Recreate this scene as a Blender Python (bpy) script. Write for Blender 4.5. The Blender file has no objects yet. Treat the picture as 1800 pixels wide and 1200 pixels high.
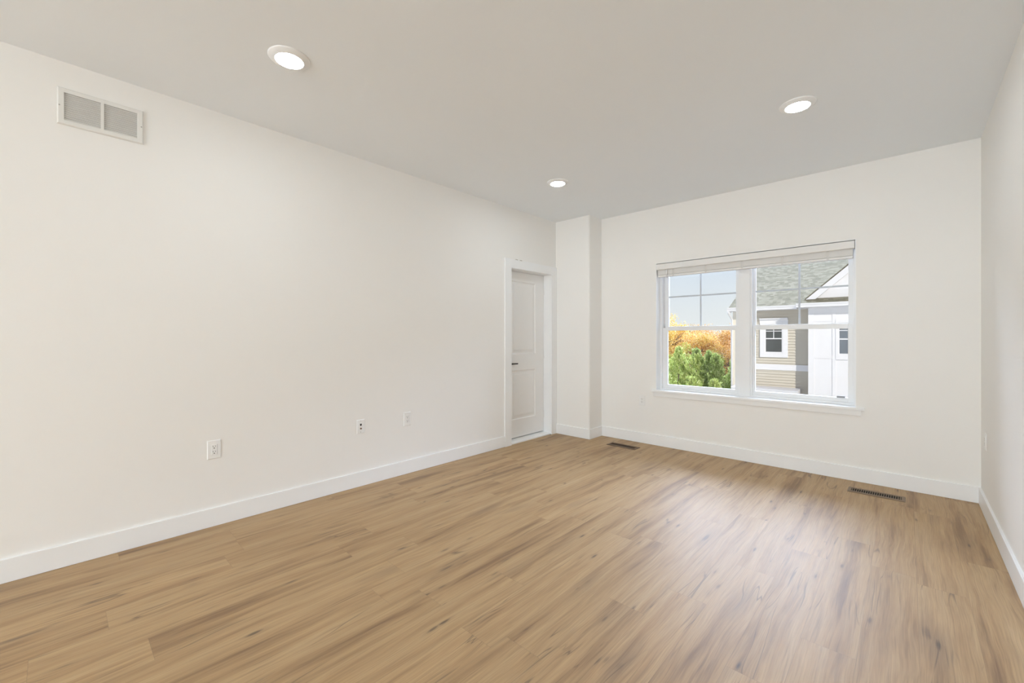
import bpy, math, random
from mathutils import Vector, Matrix
random.seed(7)
S = bpy.context.scene
COL = S.collection

# ------------------------------------------------------------------ camera, sky, sun, exposure
F_PX, PSI, Y0, CH = 746.44, 0.74967, 592.83, 1.24398
CX = 3.3545
cd = bpy.data.cameras.new('camera')
cd.sensor_width = 36.0
cd.lens = F_PX / 1800.0 * 36.0
cd.shift_y = -(600.0 - Y0) / 1800.0
cd.clip_start = 0.02
cd.clip_end = 500
cam = bpy.data.objects.new('camera', cd)
cam.location = (CX, 0, CH)
cam.rotation_euler = (math.pi / 2, 0, PSI)
COL.objects.link(cam)
S.camera = cam

S.view_settings.view_transform = 'Standard'
S.view_settings.look = 'None'
S.view_settings.gamma = 1
S.view_settings.use_curve_mapping = False
S.view_settings.exposure = 0.0
S.cycles.max_bounces = 14
S.cycles.diffuse_bounces = 10
S.cycles.transparent_max_bounces = 16
S.cycles.use_denoising = True
S.cycles.sample_clamp_indirect = 8.0

LAMP_STRENGTH = 92.0
BACK_POWER = 200.0
SUN_STRENGTH = 3.1
SKY_FILL = 12.5

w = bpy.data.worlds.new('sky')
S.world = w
w.use_nodes = True
nt = w.node_tree
nt.nodes.clear()
tc = nt.nodes.new('ShaderNodeTexCoord')
sp = nt.nodes.new('ShaderNodeSeparateXYZ')
rp = nt.nodes.new('ShaderNodeValToRGB')
bg = nt.nodes.new('ShaderNodeBackground')
wo = nt.nodes.new('ShaderNodeOutputWorld')
nt.links.new(tc.outputs['Generated'], sp.inputs[0])
nt.links.new(sp.outputs['Z'], rp.inputs[0])
# added sky brightness beyond the window, above the visible part, to light the room
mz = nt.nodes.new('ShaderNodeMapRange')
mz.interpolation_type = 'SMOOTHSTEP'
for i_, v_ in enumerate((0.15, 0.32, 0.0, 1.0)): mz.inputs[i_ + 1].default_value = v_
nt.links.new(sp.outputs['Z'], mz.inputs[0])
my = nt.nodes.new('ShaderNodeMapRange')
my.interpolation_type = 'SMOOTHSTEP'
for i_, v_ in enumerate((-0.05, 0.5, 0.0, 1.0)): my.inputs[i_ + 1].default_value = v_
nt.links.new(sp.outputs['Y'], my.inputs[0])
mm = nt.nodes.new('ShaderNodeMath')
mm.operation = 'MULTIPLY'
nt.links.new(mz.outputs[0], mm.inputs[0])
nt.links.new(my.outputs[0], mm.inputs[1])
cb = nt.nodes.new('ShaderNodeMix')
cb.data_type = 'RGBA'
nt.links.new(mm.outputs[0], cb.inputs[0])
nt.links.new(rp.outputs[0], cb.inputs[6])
cb.inputs[7].default_value = (SKY_FILL * 0.80, SKY_FILL * 0.93, SKY_FILL * 1.20, 1)
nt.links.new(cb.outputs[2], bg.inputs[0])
nt.links.new(bg.outputs[0], wo.inputs[0])
els = rp.color_ramp.elements
els[0].position = 0.0
els[0].color = (0.88, 0.90, 0.90, 1)
els[1].position = 0.14
els[1].color = (0.74, 0.82, 0.91, 1)
for pos, c in ((0.055, (0.83, 0.87, 0.89, 1)), (0.35, (0.26, 0.33, 0.46, 1)), (0.6, (0.20, 0.28, 0.44, 1)), (1.0, (0.20, 0.28, 0.44, 1))):
    e = els.new(pos)
    e.color = c
bg.inputs[1].default_value = 1.0

sd = bpy.data.lights.new('sun', 'SUN')
sd.energy = SUN_STRENGTH
sd.angle = 0.009
sd.color = (1.0, 0.95, 0.87)
sun = bpy.data.objects.new('sun', sd)
sun.rotation_euler = Vector((0.9, -1.0, 0.67)).to_track_quat('Z', 'Y').to_euler()
sun.location = (20, -20, 20)
COL.objects.link(sun)

# large soft fill light, added unseen behind the camera to brighten the room
ad = bpy.data.lights.new('back_fill', 'AREA')
ad.shape = 'RECTANGLE'
ad.size = 1.5
ad.size_y = 2.2
ad.energy = BACK_POWER
ad.color = (0.85, 0.955, 1.05)
al = bpy.data.objects.new('back_fill', ad)
al.location = (2.93, -6.8, 1.4)
al.rotation_euler = (math.radians(90), 0, 0)
al.rotation_euler = Vector((0, -1, 0.0)).to_track_quat('Z', 'Y').to_euler()
COL.objects.link(al)

# ------------------------------------------------------------------ helpers
ORG = {}


def link(o):
    COL.objects.link(o)
    return o


def tag(o, label=None, cat=None, group=None, kind=None):
    if label: o['label'] = label
    if cat: o['category'] = cat
    if group: o['group'] = group
    if kind: o['kind'] = kind
    return o


def empty(name, loc, label=None, cat=None, group=None, kind=None):
    o = bpy.data.objects.new(name, None)
    o.empty_display_size = 0.1
    o.location = loc
    link(o)
    ORG[o.name] = Vector(loc)
    return tag(o, label, cat, group, kind)


class MB:
    """collects geometry in world coordinates, then links it as one mesh object"""

    def __init__(s):
        s.v, s.f, s.sm = [], [], []

    def add(s, vs, fs, smooth=False):
        b = len(s.v)
        s.v += [Vector(p) for p in vs]
        for f in fs:
            s.f.append([b + i for i in f])
            s.sm.append(smooth)
        return s

    def box(s, x0, x1, y0, y1, z0, z1):
        x0, x1 = sorted((x0, x1)); y0, y1 = sorted((y0, y1)); z0, z1 = sorted((z0, z1))
        vs = [(x, y, z) for z in (z0, z1) for y in (y0, y1) for x in (x0, x1)]
        return s.add(vs, [(0, 2, 3, 1), (4, 5, 7, 6), (0, 1, 5, 4), (2, 6, 7, 3), (0, 4, 6, 2), (1, 3, 7, 5)])

    def prism(s, pts, axis, a, b):
        """polygon pts extruded along axis from a to b; the 2D order is the remaining axes in xyz order"""
        def mk(p, t):
            l = list(p)
            l.insert(axis, t)
            return tuple(l)
        n = len(pts)
        vs = [mk(p, a) for p in pts] + [mk(p, b) for p in pts]
        fs = [tuple(range(n)), tuple(range(2 * n - 1, n - 1, -1))]
        for i in range(n):
            j = (i + 1) % n
            fs.append((j, i, n + i, n + j))
        return s.add(vs, fs)

    def tube(s, pts, rad, n=8, cap=True, smooth=True):
        pts = [Vector(p) for p in pts]
        if not isinstance(rad, (list, tuple)): rad = [rad] * len(pts)
        rings = []
        up = Vector((0, 0, 1))
        for i, p in enumerate(pts):
            d = (pts[min(i + 1, len(pts) - 1)] - pts[max(i - 1, 0)]).normalized()
            u = d.cross(up)
            if u.length < 1e-3: u = d.cross(Vector((1, 0, 0)))
            u.normalize()
            v = d.cross(u)
            rings.append([p + (u * math.cos(2 * math.pi * k / n) + v * math.sin(2 * math.pi * k / n)) * rad[i] for k in range(n)])
        b = len(s.v)
        for r in rings: s.v += r
        for i in range(len(pts) - 1):
            for k in range(n):
                k2 = (k + 1) % n
                s.f.append([b + i * n + k, b + i * n + k2, b + (i + 1) * n + k2, b + (i + 1) * n + k])
                s.sm.append(smooth)
        if cap:
            s.f.append([b + k for k in range(n)][::-1]); s.sm.append(False)
            e = b + (len(pts) - 1) * n
            s.f.append([e + k for k in range(n)]); s.sm.append(False)
        return s

    def lathe(s, prof, cx, cy, n=48, close=True):
        """profile of (radius, z) turned about a vertical axis"""
        b = len(s.v)
        for r, z in prof:
            for k in range(n):
                a = 2 * math.pi * k / n
                s.v.append(Vector((cx + r * math.cos(a), cy + r * math.sin(a), z)))
        for i in range(len(prof) - 1):
            for k in range(n):
                k2 = (k + 1) % n
                s.f.append([b + i * n + k, b + i * n + k2, b + (i + 1) * n + k2, b + (i + 1) * n + k])
                s.sm.append(True)
        if close:
            e = b + (len(prof) - 1) * n
            s.f.append([e + k for k in range(n)]); s.sm.append(False)
        return s

    def build(s, name, mat, parent=None, bevel=0.0, origin=None, fix=True):
        if parent is not None:
            o0 = ORG[parent.name]
        elif origin is not None:
            o0 = Vector(origin)
        else:
            lo = [min(p[i] for p in s.v) for i in range(3)]
            hi = [max(p[i] for p in s.v) for i in range(3)]
            o0 = Vector(((lo[0] + hi[0]) / 2, (lo[1] + hi[1]) / 2, lo[2]))
        me = bpy.data.meshes.new(name)
        me.from_pydata([tuple(p - o0) for p in s.v], [], s.f)
        me.polygons.foreach_set('use_smooth', s.sm)
        if fix:
            import bmesh
            bm = bmesh.new(); bm.from_mesh(me)
            bmesh.ops.recalc_face_normals(bm, faces=bm.faces)
            bm.to_mesh(me); bm.free()
        me.update()
        me.materials.append(mat)
        o = bpy.data.objects.new(name, me)
        link(o)
        if parent is not None:
            o.parent = parent
        else:
            o.location = o0
        ORG[o.name] = o0
        if bevel:
            m = o.modifiers.new('bevel', 'BEVEL')
            m.width = bevel; m.segments = 2; m.limit_method = 'ANGLE'; m.angle_limit = math.radians(40)
        return o


def copy_tree(o, parent=None):
    c = o.copy()
    link(c)
    if parent is not None: c.parent = parent
    ORG[c.name] = ORG[o.name]
    for ch in list(o.children):
        copy_tree(ch, c)
    return c


def mat(name, col, rough=0.5, metal=0.0, spec=0.5, var=0.03, scale=8.0, bump=0.0, bscale=200.0):
    """painted or plain surface: base colour with a faint procedural mottling"""
    m = bpy.data.materials.new(name)
    m.use_nodes = True
    t = m.node_tree
    b = t.nodes['Principled BSDF']
    b.inputs['Roughness'].default_value = rough
    b.inputs['Metallic'].default_value = metal
    b.inputs['Specular IOR Level'].default_value = spec
    n = t.nodes.new('ShaderNodeTexNoise')
    n.inputs['Scale'].default_value = scale
    c = t.nodes.new('ShaderNodeTexCoord')
    t.links.new(c.outputs['Object'], n.inputs['Vector'])
    mx = t.nodes.new('ShaderNodeMix')
    mx.data_type = 'RGBA'
    mx.inputs[6].default_value = (*[x * (1 - var) for x in col], 1)
    mx.inputs[7].default_value = (*[min(1, x * (1 + var)) for x in col], 1)
    t.links.new(n.outputs['Fac'], mx.inputs[0])
    t.links.new(mx.outputs[2], b.inputs['Base Color'])
    if bump:
        n2 = t.nodes.new('ShaderNodeTexNoise')
        n2.inputs['Scale'].default_value = bscale
        t.links.new(c.outputs['Object'], n2.inputs['Vector'])
        bp = t.nodes.new('ShaderNodeBump')
        bp.inputs['Strength'].default_value = bump
        bp.inputs['Distance'].default_value = 0.002
        t.links.new(n2.outputs['Fac'], bp.inputs['Height'])
        t.links.new(bp.outputs[0], b.inputs['Normal'])
    return m


def emit(name, col, strength):
    m = bpy.data.materials.new(name)
    m.use_nodes = True
    t = m.node_tree
    t.nodes.clear()
    e = t.nodes.new('ShaderNodeEmission')
    e.inputs[0].default_value = (*col, 1)
    e.inputs[1].default_value = strength
    o = t.nodes.new('ShaderNodeOutputMaterial')
    t.links.new(e.outputs[0], o.inputs[0])
    return m


def glass_mat():
    m = bpy.data.materials.new('clear_glass')
    m.use_nodes = True
    t = m.node_tree
    t.nodes.clear()
    tr = t.nodes.new('ShaderNodeBsdfTransparent')
    tr.inputs[0].default_value = (0.97, 0.98, 0.98, 1)
    gl = t.nodes.new('ShaderNodeBsdfGlossy')
    gl.inputs['Roughness'].default_value = 0.0
    fr = t.nodes.new('ShaderNodeFresnel')
    fr.inputs[0].default_value = 1.3
    mx = t.nodes.new('ShaderNodeMixShader')
    o = t.nodes.new('ShaderNodeOutputMaterial')
    t.links.new(fr.outputs[0], mx.inputs[0])
    t.links.new(tr.outputs[0], mx.inputs[1])
    t.links.new(gl.outputs[0], mx.inputs[2])
    t.links.new(mx.outputs[0], o.inputs[0])
    return m


class N:
    """tiny node-graph helper"""

    def __init__(s, tree): s.t = tree

    def node(s, kind, **kw):
        n = s.t.nodes.new(kind)
        for k, v in kw.items(): setattr(n, k, v)
        return n

    def put(s, sock, v):
        if isinstance(v, bpy.types.NodeSocket): s.t.links.new(v, sock)
        else: sock.default_value = v

    def math(s, op, a, b=0.0, c=None):
        n = s.node('ShaderNodeMath', operation=op)
        s.put(n.inputs[0], a); s.put(n.inputs[1], b)
        if c is not None: s.put(n.inputs[2], c)
        return n.outputs[0]

    def xyz(s, x, y, z):
        n = s.node('ShaderNodeCombineXYZ')
        s.put(n.inputs[0], x); s.put(n.inputs[1], y); s.put(n.inputs[2], z)
        return n.outputs[0]

    def ramp(s, fac, stops):
        n = s.node('ShaderNodeValToRGB')
        e = n.color_ramp.elements
        e[0].position, e[0].color = stops[0][0], (*stops[0][1], 1)
        e[1].position, e[1].color = stops[-1][0], (*stops[-1][1], 1)
        for p, c in stops[1:-1]:
            k = e.new(p); k.color = (*c, 1)
        s.put(n.inputs[0], fac)
        return n.outputs[0]

    def mix(s, fac, a, b, blend='MIX'):
        n = s.node('ShaderNodeMix', data_type='RGBA', blend_type=blend)
        s.put(n.inputs[0], fac)
        s.put(n.inputs[6], a if isinstance(a, bpy.types.NodeSocket) else (*a, 1))
        s.put(n.inputs[7], b if isinstance(b, bpy.types.NodeSocket) else (*b, 1))
        return n.outputs[2]

    def noise(s, vec, scale, detail=2.0, rough=0.5, dist=0.0):
        n = s.node('ShaderNodeTexNoise')
        s.put(n.inputs['Vector'], vec)
        n.inputs['Scale'].default_value = scale
        n.inputs['Detail'].default_value = detail
        n.inputs['Roughness'].default_value = rough
        n.inputs['Distortion'].default_value = dist
        return n.outputs['Fac']

    def white(s, vec):
        n = s.node('ShaderNodeTexWhiteNoise', noise_dimensions='3D')
        s.put(n.inputs['Vector'], vec)
        return n.outputs['Value']


def floor_mat():
    m = bpy.data.materials.new('oak_vinyl_planks')
    m.use_nodes = True
    g = N(m.node_tree)
    b = m.node_tree.nodes['Principled BSDF']
    geo = g.node('ShaderNodeNewGeometry')
    sep = g.node('ShaderNodeSeparateXYZ')
    g.t.links.new(geo.outputs['Position'], sep.inputs[0])
    x, y = sep.outputs[0], sep.outputs[1]
    PW, PL = 0.18, 1.22
    u = g.math('DIVIDE', g.math('ADD', x, 10 * PW - 2.49 % PW + 0.0), PW)
    row = g.math('FLOOR', u)
    fu = g.math('FRACT', u)
    off = g.white(g.xyz(row, 3.7, 1.3))
    v = g.math('ADD', g.math('DIVIDE', g.math('ADD', y, 20.0), PL), off)
    idx = g.math('FLOOR', v)
    fv = g.math('FRACT', v)
    pid = g.xyz(row, idx, 0.0)
    r1 = g.white(pid)
    r2 = g.white(g.xyz(row, idx, 5.0))
    # seam distance in metres
    du = g.math('MULTIPLY', g.math('MINIMUM', fu, g.math('SUBTRACT', 1.0, fu)), PW)
    dv = g.math('MULTIPLY', g.math('MINIMUM', fv, g.math('SUBTRACT', 1.0, fv)), PL)
    d = g.math('MINIMUM', du, dv)
    seam = g.math('LESS_THAN', d, 0.0011)
    # grain coordinates: long along y, own offset per plank
    gx = g.math('ADD', x, g.math('MULTIPLY', r1, 37.0))
    gy = g.math('ADD', y, g.math('MULTIPLY', r2, 53.0))
    P3 = lambda fx, fy, o: g.xyz(g.math('MULTIPLY', gxw, fx), g.math('MULTIPLY', gy, fy), o)
    wob = g.math('MULTIPLY', g.math('SUBTRACT', g.noise(g.xyz(g.math('MULTIPLY', gx, 4.0), g.math('MULTIPLY', gy, 1.6), 0.0), 1.0, 2.0), 0.5), 0.05)
    gxw = g.math('ADD', gx, wob)
    broad = g.noise(P3(11.5, 0.75, 0.0), 1.0, 4.0, 0.6, 0.25)
    mid = g.noise(P3(58.0, 1.7, 3.0), 1.0, 4.0, 0.65, 0.2)
    fine = g.noise(P3(230.0, 4.5, 6.0), 1.0, 2.0, 0.65)
    base = g.ramp(broad, [(0.30, (0.245, 0.138, 0.060)), (0.41, (0.395, 0.245, 0.113)), (0.52, (0.465, 0.304, 0.148)), (0.66, (0.492, 0.333, 0.170)), (0.8, (0.545, 0.388, 0.215))])
    midc = g.ramp(mid, [(0.28, (0.70, 0.67, 0.63)), (0.44, (0.96, 0.955, 0.95)), (0.6, (1.02, 1.02, 1.02)), (0.76, (1.10, 1.11, 1.12))])
    col = g.mix(0.9, base, midc, 'MULTIPLY')
    finec = g.ramp(fine, [(0.3, (0.80, 0.78, 0.75)), (0.52, (1, 1, 1)), (0.75, (1.18, 1.18, 1.18))])
    col = g.mix(0.75, col, finec, 'MULTIPLY')
    tone = g.ramp(r1, [(0.0, (0.95, 0.945, 0.935)), (0.5, (1, 1, 1)), (1.0, (1.04, 1.035, 1.03))])
    col = g.mix(1.0, col, tone, 'MULTIPLY')
    # knots with a soft dark halo, smaller pin knots, and thin wandering cracks

    def knots(col, fx, fy, o, thr, rh, rc, ah, ac):
        vo = g.node('ShaderNodeTexVoronoi', feature='F1')
        g.put(vo.inputs['Vector'], P3(fx, fy, o))
        vo.inputs['Scale'].default_value = 1.0
        vo.inputs['Randomness'].default_value = 1.0
        kd = g.math('ADD', vo.outputs['Distance'], g.math('MULTIPLY', g.math('SUBTRACT', mid, 0.5), 0.22))
        sepc = g.node('ShaderNodeSeparateColor')
        g.t.links.new(vo.outputs['Color'], sepc.inputs[0])
        sel = g.math('GREATER_THAN', sepc.outputs[0], thr)
        amp = g.math('MULTIPLY', sel, g.math('ADD', 0.45, g.math('MULTIPLY', sepc.outputs[1], 0.55)))
        halo = g.ramp(kd, [(0.0, (1, 1, 1)), (rh * 0.4, (0.6, 0.6, 0.6)), (rh, (0, 0, 0))])
        core = g.ramp(kd, [(rc * 0.35, (1, 1, 1)), (rc, (0, 0, 0))])
        col = g.mix(g.math('MULTIPLY', g.math('MULTIPLY', halo, amp), ah), col, (0.20, 0.125, 0.070))
        return g.mix(g.math('MULTIPLY', g.math('MULTIPLY', core, amp), ac), col, (0.065, 0.038, 0.022))
    col = knots(col, 6.5, 1.5, 0.0, 0.52, 0.36, 0.085, 0.68, 0.9)
    col = knots(col, 17.0, 4.2, 4.0, 0.74, 0.30, 0.15, 0.5, 0.85)
    for fx, fy, o, lo in ((15.0, 0.85, 11.0, 0.56), (24.0, 1.5, 17.0, 0.60)):
        crack = g.noise(P3(fx, fy, o), 1.0, 1.5, 0.45, 0.25)
        cl = g.math('ABSOLUTE', g.math('SUBTRACT', crack, 0.5))
        cl = g.ramp(cl, [(0.0, (1, 1, 1)), (0.014, (0, 0, 0))])
        cm = g.ramp(g.noise(g.xyz(g.math('MULTIPLY', gx, 4.0), g.math('MULTIPLY', gy, 2.2), o + 10.0), 1.0, 1.0), [(lo, (0, 0, 0)), (lo + 0.07, (1, 1, 1))])
        col = g.mix(g.math('MULTIPLY', g.math('MULTIPLY', cl, cm), 0.7), col, (0.11, 0.066, 0.037))
    col = g.mix(g.math('MULTIPLY', seam, 0.26), col, (0.14, 0.09, 0.055))
    g.t.links.new(col, b.inputs['Base Color'])
    g.put(b.inputs['Roughness'], g.math('ADD', 0.46, g.math('MULTIPLY', mid, 0.10)))
    b.inputs['Specular IOR Level'].default_value = 0.85
    bp = g.node('ShaderNodeBump')
    bp.inputs['Strength'].default_value = 0.22
    bp.inputs['Distance'].default_value = 0.0012
    h = g.math('SUBTRACT', g.math('ADD', g.math('MULTIPLY', mid, 0.8), g.math('MULTIPLY', fine, 0.5)), g.math('MULTIPLY', seam, 1.0))
    g.t.links.new(h, bp.inputs['Height'])
    g.t.links.new(bp.outputs[0], b.inputs['Normal'])
    return m


def shingle_mat():
    m = bpy.data.materials.new('asphalt_shingles')
    m.use_nodes = True
    g = N(m.node_tree)
    b = m.node_tree.nodes['Principled BSDF']
    geo = g.node('ShaderNodeNewGeometry')
    sep = g.node('ShaderNodeSeparateXYZ')
    g.t.links.new(geo.outputs['Position'], sep.inputs[0])
    # courses by height, tabs along x (or y on the steep gable slopes)
    c = g.math('DIVIDE', sep.outputs[2], 0.055)
    row = g.math('FLOOR', c)
    fr = g.math('FRACT', c)
    o = g.white(g.xyz(row, 1.0, 0.0))
    uu = g.math('ADD', g.math('DIVIDE', g.math('ADD', sep.outputs[0], g.math('MULTIPLY', sep.outputs[1], 0.02)), 0.13), g.math('MULTIPLY', o, 9.0))
    tab = g.white(g.xyz(g.math('FLOOR', uu), row, 2.0))
    col = g.ramp(tab, [(0.0, (0.155, 0.140, 0.098)), (0.5, (0.198, 0.180, 0.128)), (1.0, (0.252, 0.230, 0.168))])
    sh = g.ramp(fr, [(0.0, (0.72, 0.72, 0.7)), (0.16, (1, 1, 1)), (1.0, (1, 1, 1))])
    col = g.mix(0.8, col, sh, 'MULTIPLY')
    gr = g.ramp(g.noise(geo.outputs['Position'], 70.0, 2.0), [(0.3, (0.85, 0.85, 0.85)), (0.7, (1.12, 1.12, 1.12))])
    col = g.mix(1.0, col, gr, 'MULTIPLY')
    g.t.links.new(col, b.inputs['Base Color'])
    b.inputs['Roughness'].default_value = 0.95
    b.inputs['Specular IOR Level'].default_value = 0.1
    return m


def leaf_mat(name, stops, rough=0.6, trans=0.25):
    m = bpy.data.materials.new(name)
    m.use_nodes = True
    g = N(m.node_tree)
    b = m.node_tree.nodes['Principled BSDF']
    geo = g.node('ShaderNodeNewGeometry')
    col = g.ramp(geo.outputs['Random Per Island'], stops)
    g.t.links.new(col, b.inputs['Base Color'])
    b.inputs['Roughness'].default_value = rough
    b.inputs['Specular IOR Level'].default_value = 0.2
    tl = g.node('ShaderNodeBsdfTranslucent')
    g.t.links.new(col, tl.inputs[0])
    mx = g.node('ShaderNodeMixShader')
    mx.inputs[0].default_value = trans
    out = [n for n in g.t.nodes if n.type == 'OUTPUT_MATERIAL'][0]
    g.t.links.new(b.outputs[0], mx.inputs[1])
    g.t.links.new(tl.outputs[0], mx.inputs[2])
    g.t.links.new(mx.outputs[0], out.inputs[0])
    return m


M = {}
M['wall'] = mat('warm_white_wall_paint', (0.885, 0.876, 0.852), 0.75, spec=0.25, var=0.008, scale=1.5, bump=0.04, bscale=260)
M['ceiling'] = mat('flat_ceiling_paint', (0.875, 0.915, 0.95), 0.9, spec=0.1, var=0.008, scale=1.5)
M['trim'] = mat('white_trim_paint', (0.895, 0.905, 0.91), 0.38, spec=0.4, var=0.01)
M['door'] = mat('white_door_paint', (0.88, 0.878, 0.87), 0.45, spec=0.4, var=0.01)
M['vinyl'] = mat('white_window_vinyl', (0.86, 0.87, 0.88), 0.35, spec=0.4, var=0.01)
M['blind'] = mat('white_blind_slats', (0.83, 0.815, 0.79), 0.5, spec=0.3, var=0.02)
M['valance'] = mat('white_blind_valance', (0.84, 0.83, 0.81), 0.5, spec=0.3, var=0.02)
M['grille'] = mat('grey_white_grille_bar', (0.56, 0.60, 0.65), 0.5, var=0.02)
M['cord'] = mat('pale_grey_cord', (0.45, 0.45, 0.46), 0.8, var=0.05)
M['tape'] = mat('pale_ladder_tape', (0.70, 0.685, 0.66), 0.8, var=0.02)
M['wand'] = mat('clear_plastic_wand', (0.80, 0.80, 0.80), 0.2, var=0.01)
M['plate'] = mat('white_plastic_plate', (0.88, 0.88, 0.87), 0.35, var=0.01)
M['slot'] = mat('dark_socket_slot', (0.09, 0.08, 0.07), 0.6, var=0.1)
M['black'] = mat('matte_black_metal', (0.02, 0.02, 0.02), 0.4, var=0.1)
M['brown'] = mat('brown_connector', (0.13, 0.075, 0.06), 0.5, var=0.1)
M['screw'] = mat('dull_screw_metal', (0.45, 0.44, 0.42), 0.4, metal=0.6, var=0.05)
M['ventwhite'] = mat('white_enamel_grille', (0.80, 0.795, 0.765), 0.4, var=0.01)
M['duct'] = mat('dark_duct_interior', (0.20, 0.195, 0.185), 0.9, var=0.05)
M['register'] = mat('bronze_floor_register', (0.155, 0.10, 0.06), 0.45, metal=0.35, var=0.08)
M['register_tan'] = mat('tan_floor_register', (0.235, 0.165, 0.105), 0.45, metal=0.3, var=0.08)
M['register_dark'] = mat('dark_register_opening', (0.012, 0.009, 0.006), 0.8, var=0.1)
M['grey_tag'] = mat('grey_plastic', (0.32, 0.33, 0.34), 0.5, var=0.05)
M['lens'] = emit('lit_diffuser', (0.88, 0.965, 1.03), LAMP_STRENGTH)
M['glass'] = glass_mat()
M['floor'] = floor_mat()
M['siding'] = mat('cream_vinyl_siding', (0.58, 0.525, 0.44), 0.6, spec=0.2, var=0.02, scale=3)
M['house_white'] = mat('white_house_trim', (0.745, 0.72, 0.72), 0.5, spec=0.2, var=0.01, scale=2)
M['cornercream'] = mat('cream_corner_board', (0.72, 0.66, 0.55), 0.6, spec=0.2, var=0.02)
M['shingle'] = shingle_mat()
M['darkglass'] = mat('dark_house_glass', (0.05, 0.055, 0.055), 0.08, spec=0.6, var=0.3, scale=2.5)
M['bark'] = mat('grey_brown_bark', (0.16, 0.12, 0.09), 0.9, var=0.2, scale=6)
M['grass'] = mat('lawn_grass', (0.27, 0.255, 0.22), 0.95, var=0.3, scale=1.2)
M['arbor'] = leaf_mat('arborvitae_sprays', [(0.0, (0.24, 0.32, 0.08)), (0.4, (0.52, 0.62, 0.19)), (0.75, (0.72, 0.77, 0.31)), (1.0, (0.82, 0.82, 0.46))], trans=0.4)
M['orange'] = leaf_mat('orange_leaves', [(0.0, (0.36, 0.17, 0.05)), (0.4, (0.66, 0.35, 0.09)), (0.75, (0.82, 0.52, 0.16)), (1.0, (0.74, 0.62, 0.42))])
M['yellow'] = leaf_mat('golden_leaves', [(0.0, (0.48, 0.29, 0.06)), (0.45, (0.74, 0.50, 0.11)), (0.8, (0.82, 0.64, 0.20)), (1.0, (0.76, 0.68, 0.42))])
M['lime'] = leaf_mat('yellow_green_leaves', [(0.0, (0.24, 0.28, 0.05)), (0.5, (0.46, 0.46, 0.09)), (1.0, (0.66, 0.60, 0.24))])

# ------------------------------------------------------------------ room shell
W, D, H = 3.7593, 4.723, 2.74
YB = -7.0                     # back wall, behind the camera
WX0, WX1, WZ0, WZ1 = 1.228, 3.030, 0.64, 2.098      # window opening in the far wall
DY0, DY1, DZ1 = 3.574, 4.333, 2.05                    # door opening in the left wall
T = 0.18

o = MB().box(-0.3, W + 0.2, YB - 0.2, D + T, -0.2, 0.0).build('floor', M['floor'])
tag(o, 'light oak vinyl plank floor of the empty room', 'floor', kind='structure')
o = MB().box(-0.3, W + 0.2, YB - 0.2, D + T, H, H + 0.2).build('ceiling', M['ceiling'])
tag(o, 'flat off-white ceiling with recessed lights', 'ceiling', kind='structure')

m = MB()
m.box(-0.16, 0, YB, DY0, 0, H).box(-0.16, 0, DY1, D, 0, H).box(-0.16, 0, DY0, DY1, DZ1, H)
o = m.build('wall_left', M['wall'])
tag(o, 'long warm white left wall with door and vent', 'wall', kind='structure')

m = MB()
m.box(-0.16, WX0, D, D + T, 0, H).box(WX1, W + 0.16, D, D + T, 0, H)
m.box(WX0, WX1, D, D + T, 0, WZ0 - 0.03).box(WX0, WX1, D, D + T, WZ1, H)
o = m.build('wall_far', M['wall'])
tag(o, 'warm white far wall around the double window', 'wall', kind='structure')
o = MB().box(W, W + 0.16, YB, D, 0, H).build('wall_right', M['wall'])
tag(o, 'warm white wall at the right edge of the room', 'wall', kind='structure')
o = MB().box(-0.16, W + 0.16, YB - 0.16, YB, 0, H).build('wall_back', M['wall'])
tag(o, 'warm white wall behind the viewer', 'wall', kind='structure')

# boxed-out chase in the left corner with a rounded outer edge
CXE, CYE, R = 0.512, 4.44, 0.022
pts = [(0, D), (0, CYE)]
for k in range(9):
    a = math.pi / 2 * k / 8
    pts.append((CXE - R + R * math.sin(a), CYE + R - R * math.cos(a)))
pts.append((CXE, D))
m = MB().prism(pts, 2, 0, H)
o = m.build('wall_chase', M['wall'])
for i, p in enumerate(o.data.polygons):
    p.use_smooth = False
tag(o, 'boxed-out wall column with rounded edge beside the door', 'wall', kind='structure')

# baseboards
BH, BT = 0.122, 0.014


def base_prof(h=BH, t=BT):
    return [(0, 0.0018), (t, 0.0018), (t, h - 0.002), (t - 0.002, h), (0, h)]


m = MB()
m.prism([(x, z) for x, z in base_prof()], 1, YB, 3.47)
o = m.build('baseboard_left', M['trim'])
tag(o, 'white baseboard along the left wall', 'baseboard', kind='structure')
m = MB()
bp_ = base_prof()
m.prism([(CYE - t_, z) for t_, z in bp_], 0, 0.0, CXE)                 # front of the chase
m.prism([(CXE - 0.0 + t_, z) for t_, z in bp_], 1, CYE - BT, D)                   # side of the chase
o = m.build('baseboard_chase', M['trim'])
tag(o, 'white baseboard wrapping the wall column', 'baseboard', kind='structure')
m = MB().prism([(D - t_, z) for t_, z in bp_], 0, CXE + BT, W)
o = m.build('baseboard_far', M['trim'])
tag(o, 'white baseboard under the window wall', 'baseboard', kind='structure')
m = MB().prism([(W - t_, z) for t_, z in bp_], 1, YB, D - BT)
o = m.build('baseboard_right', M['trim'])
tag(o, 'white baseboard along the right wall', 'baseboard', kind='structure')

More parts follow.
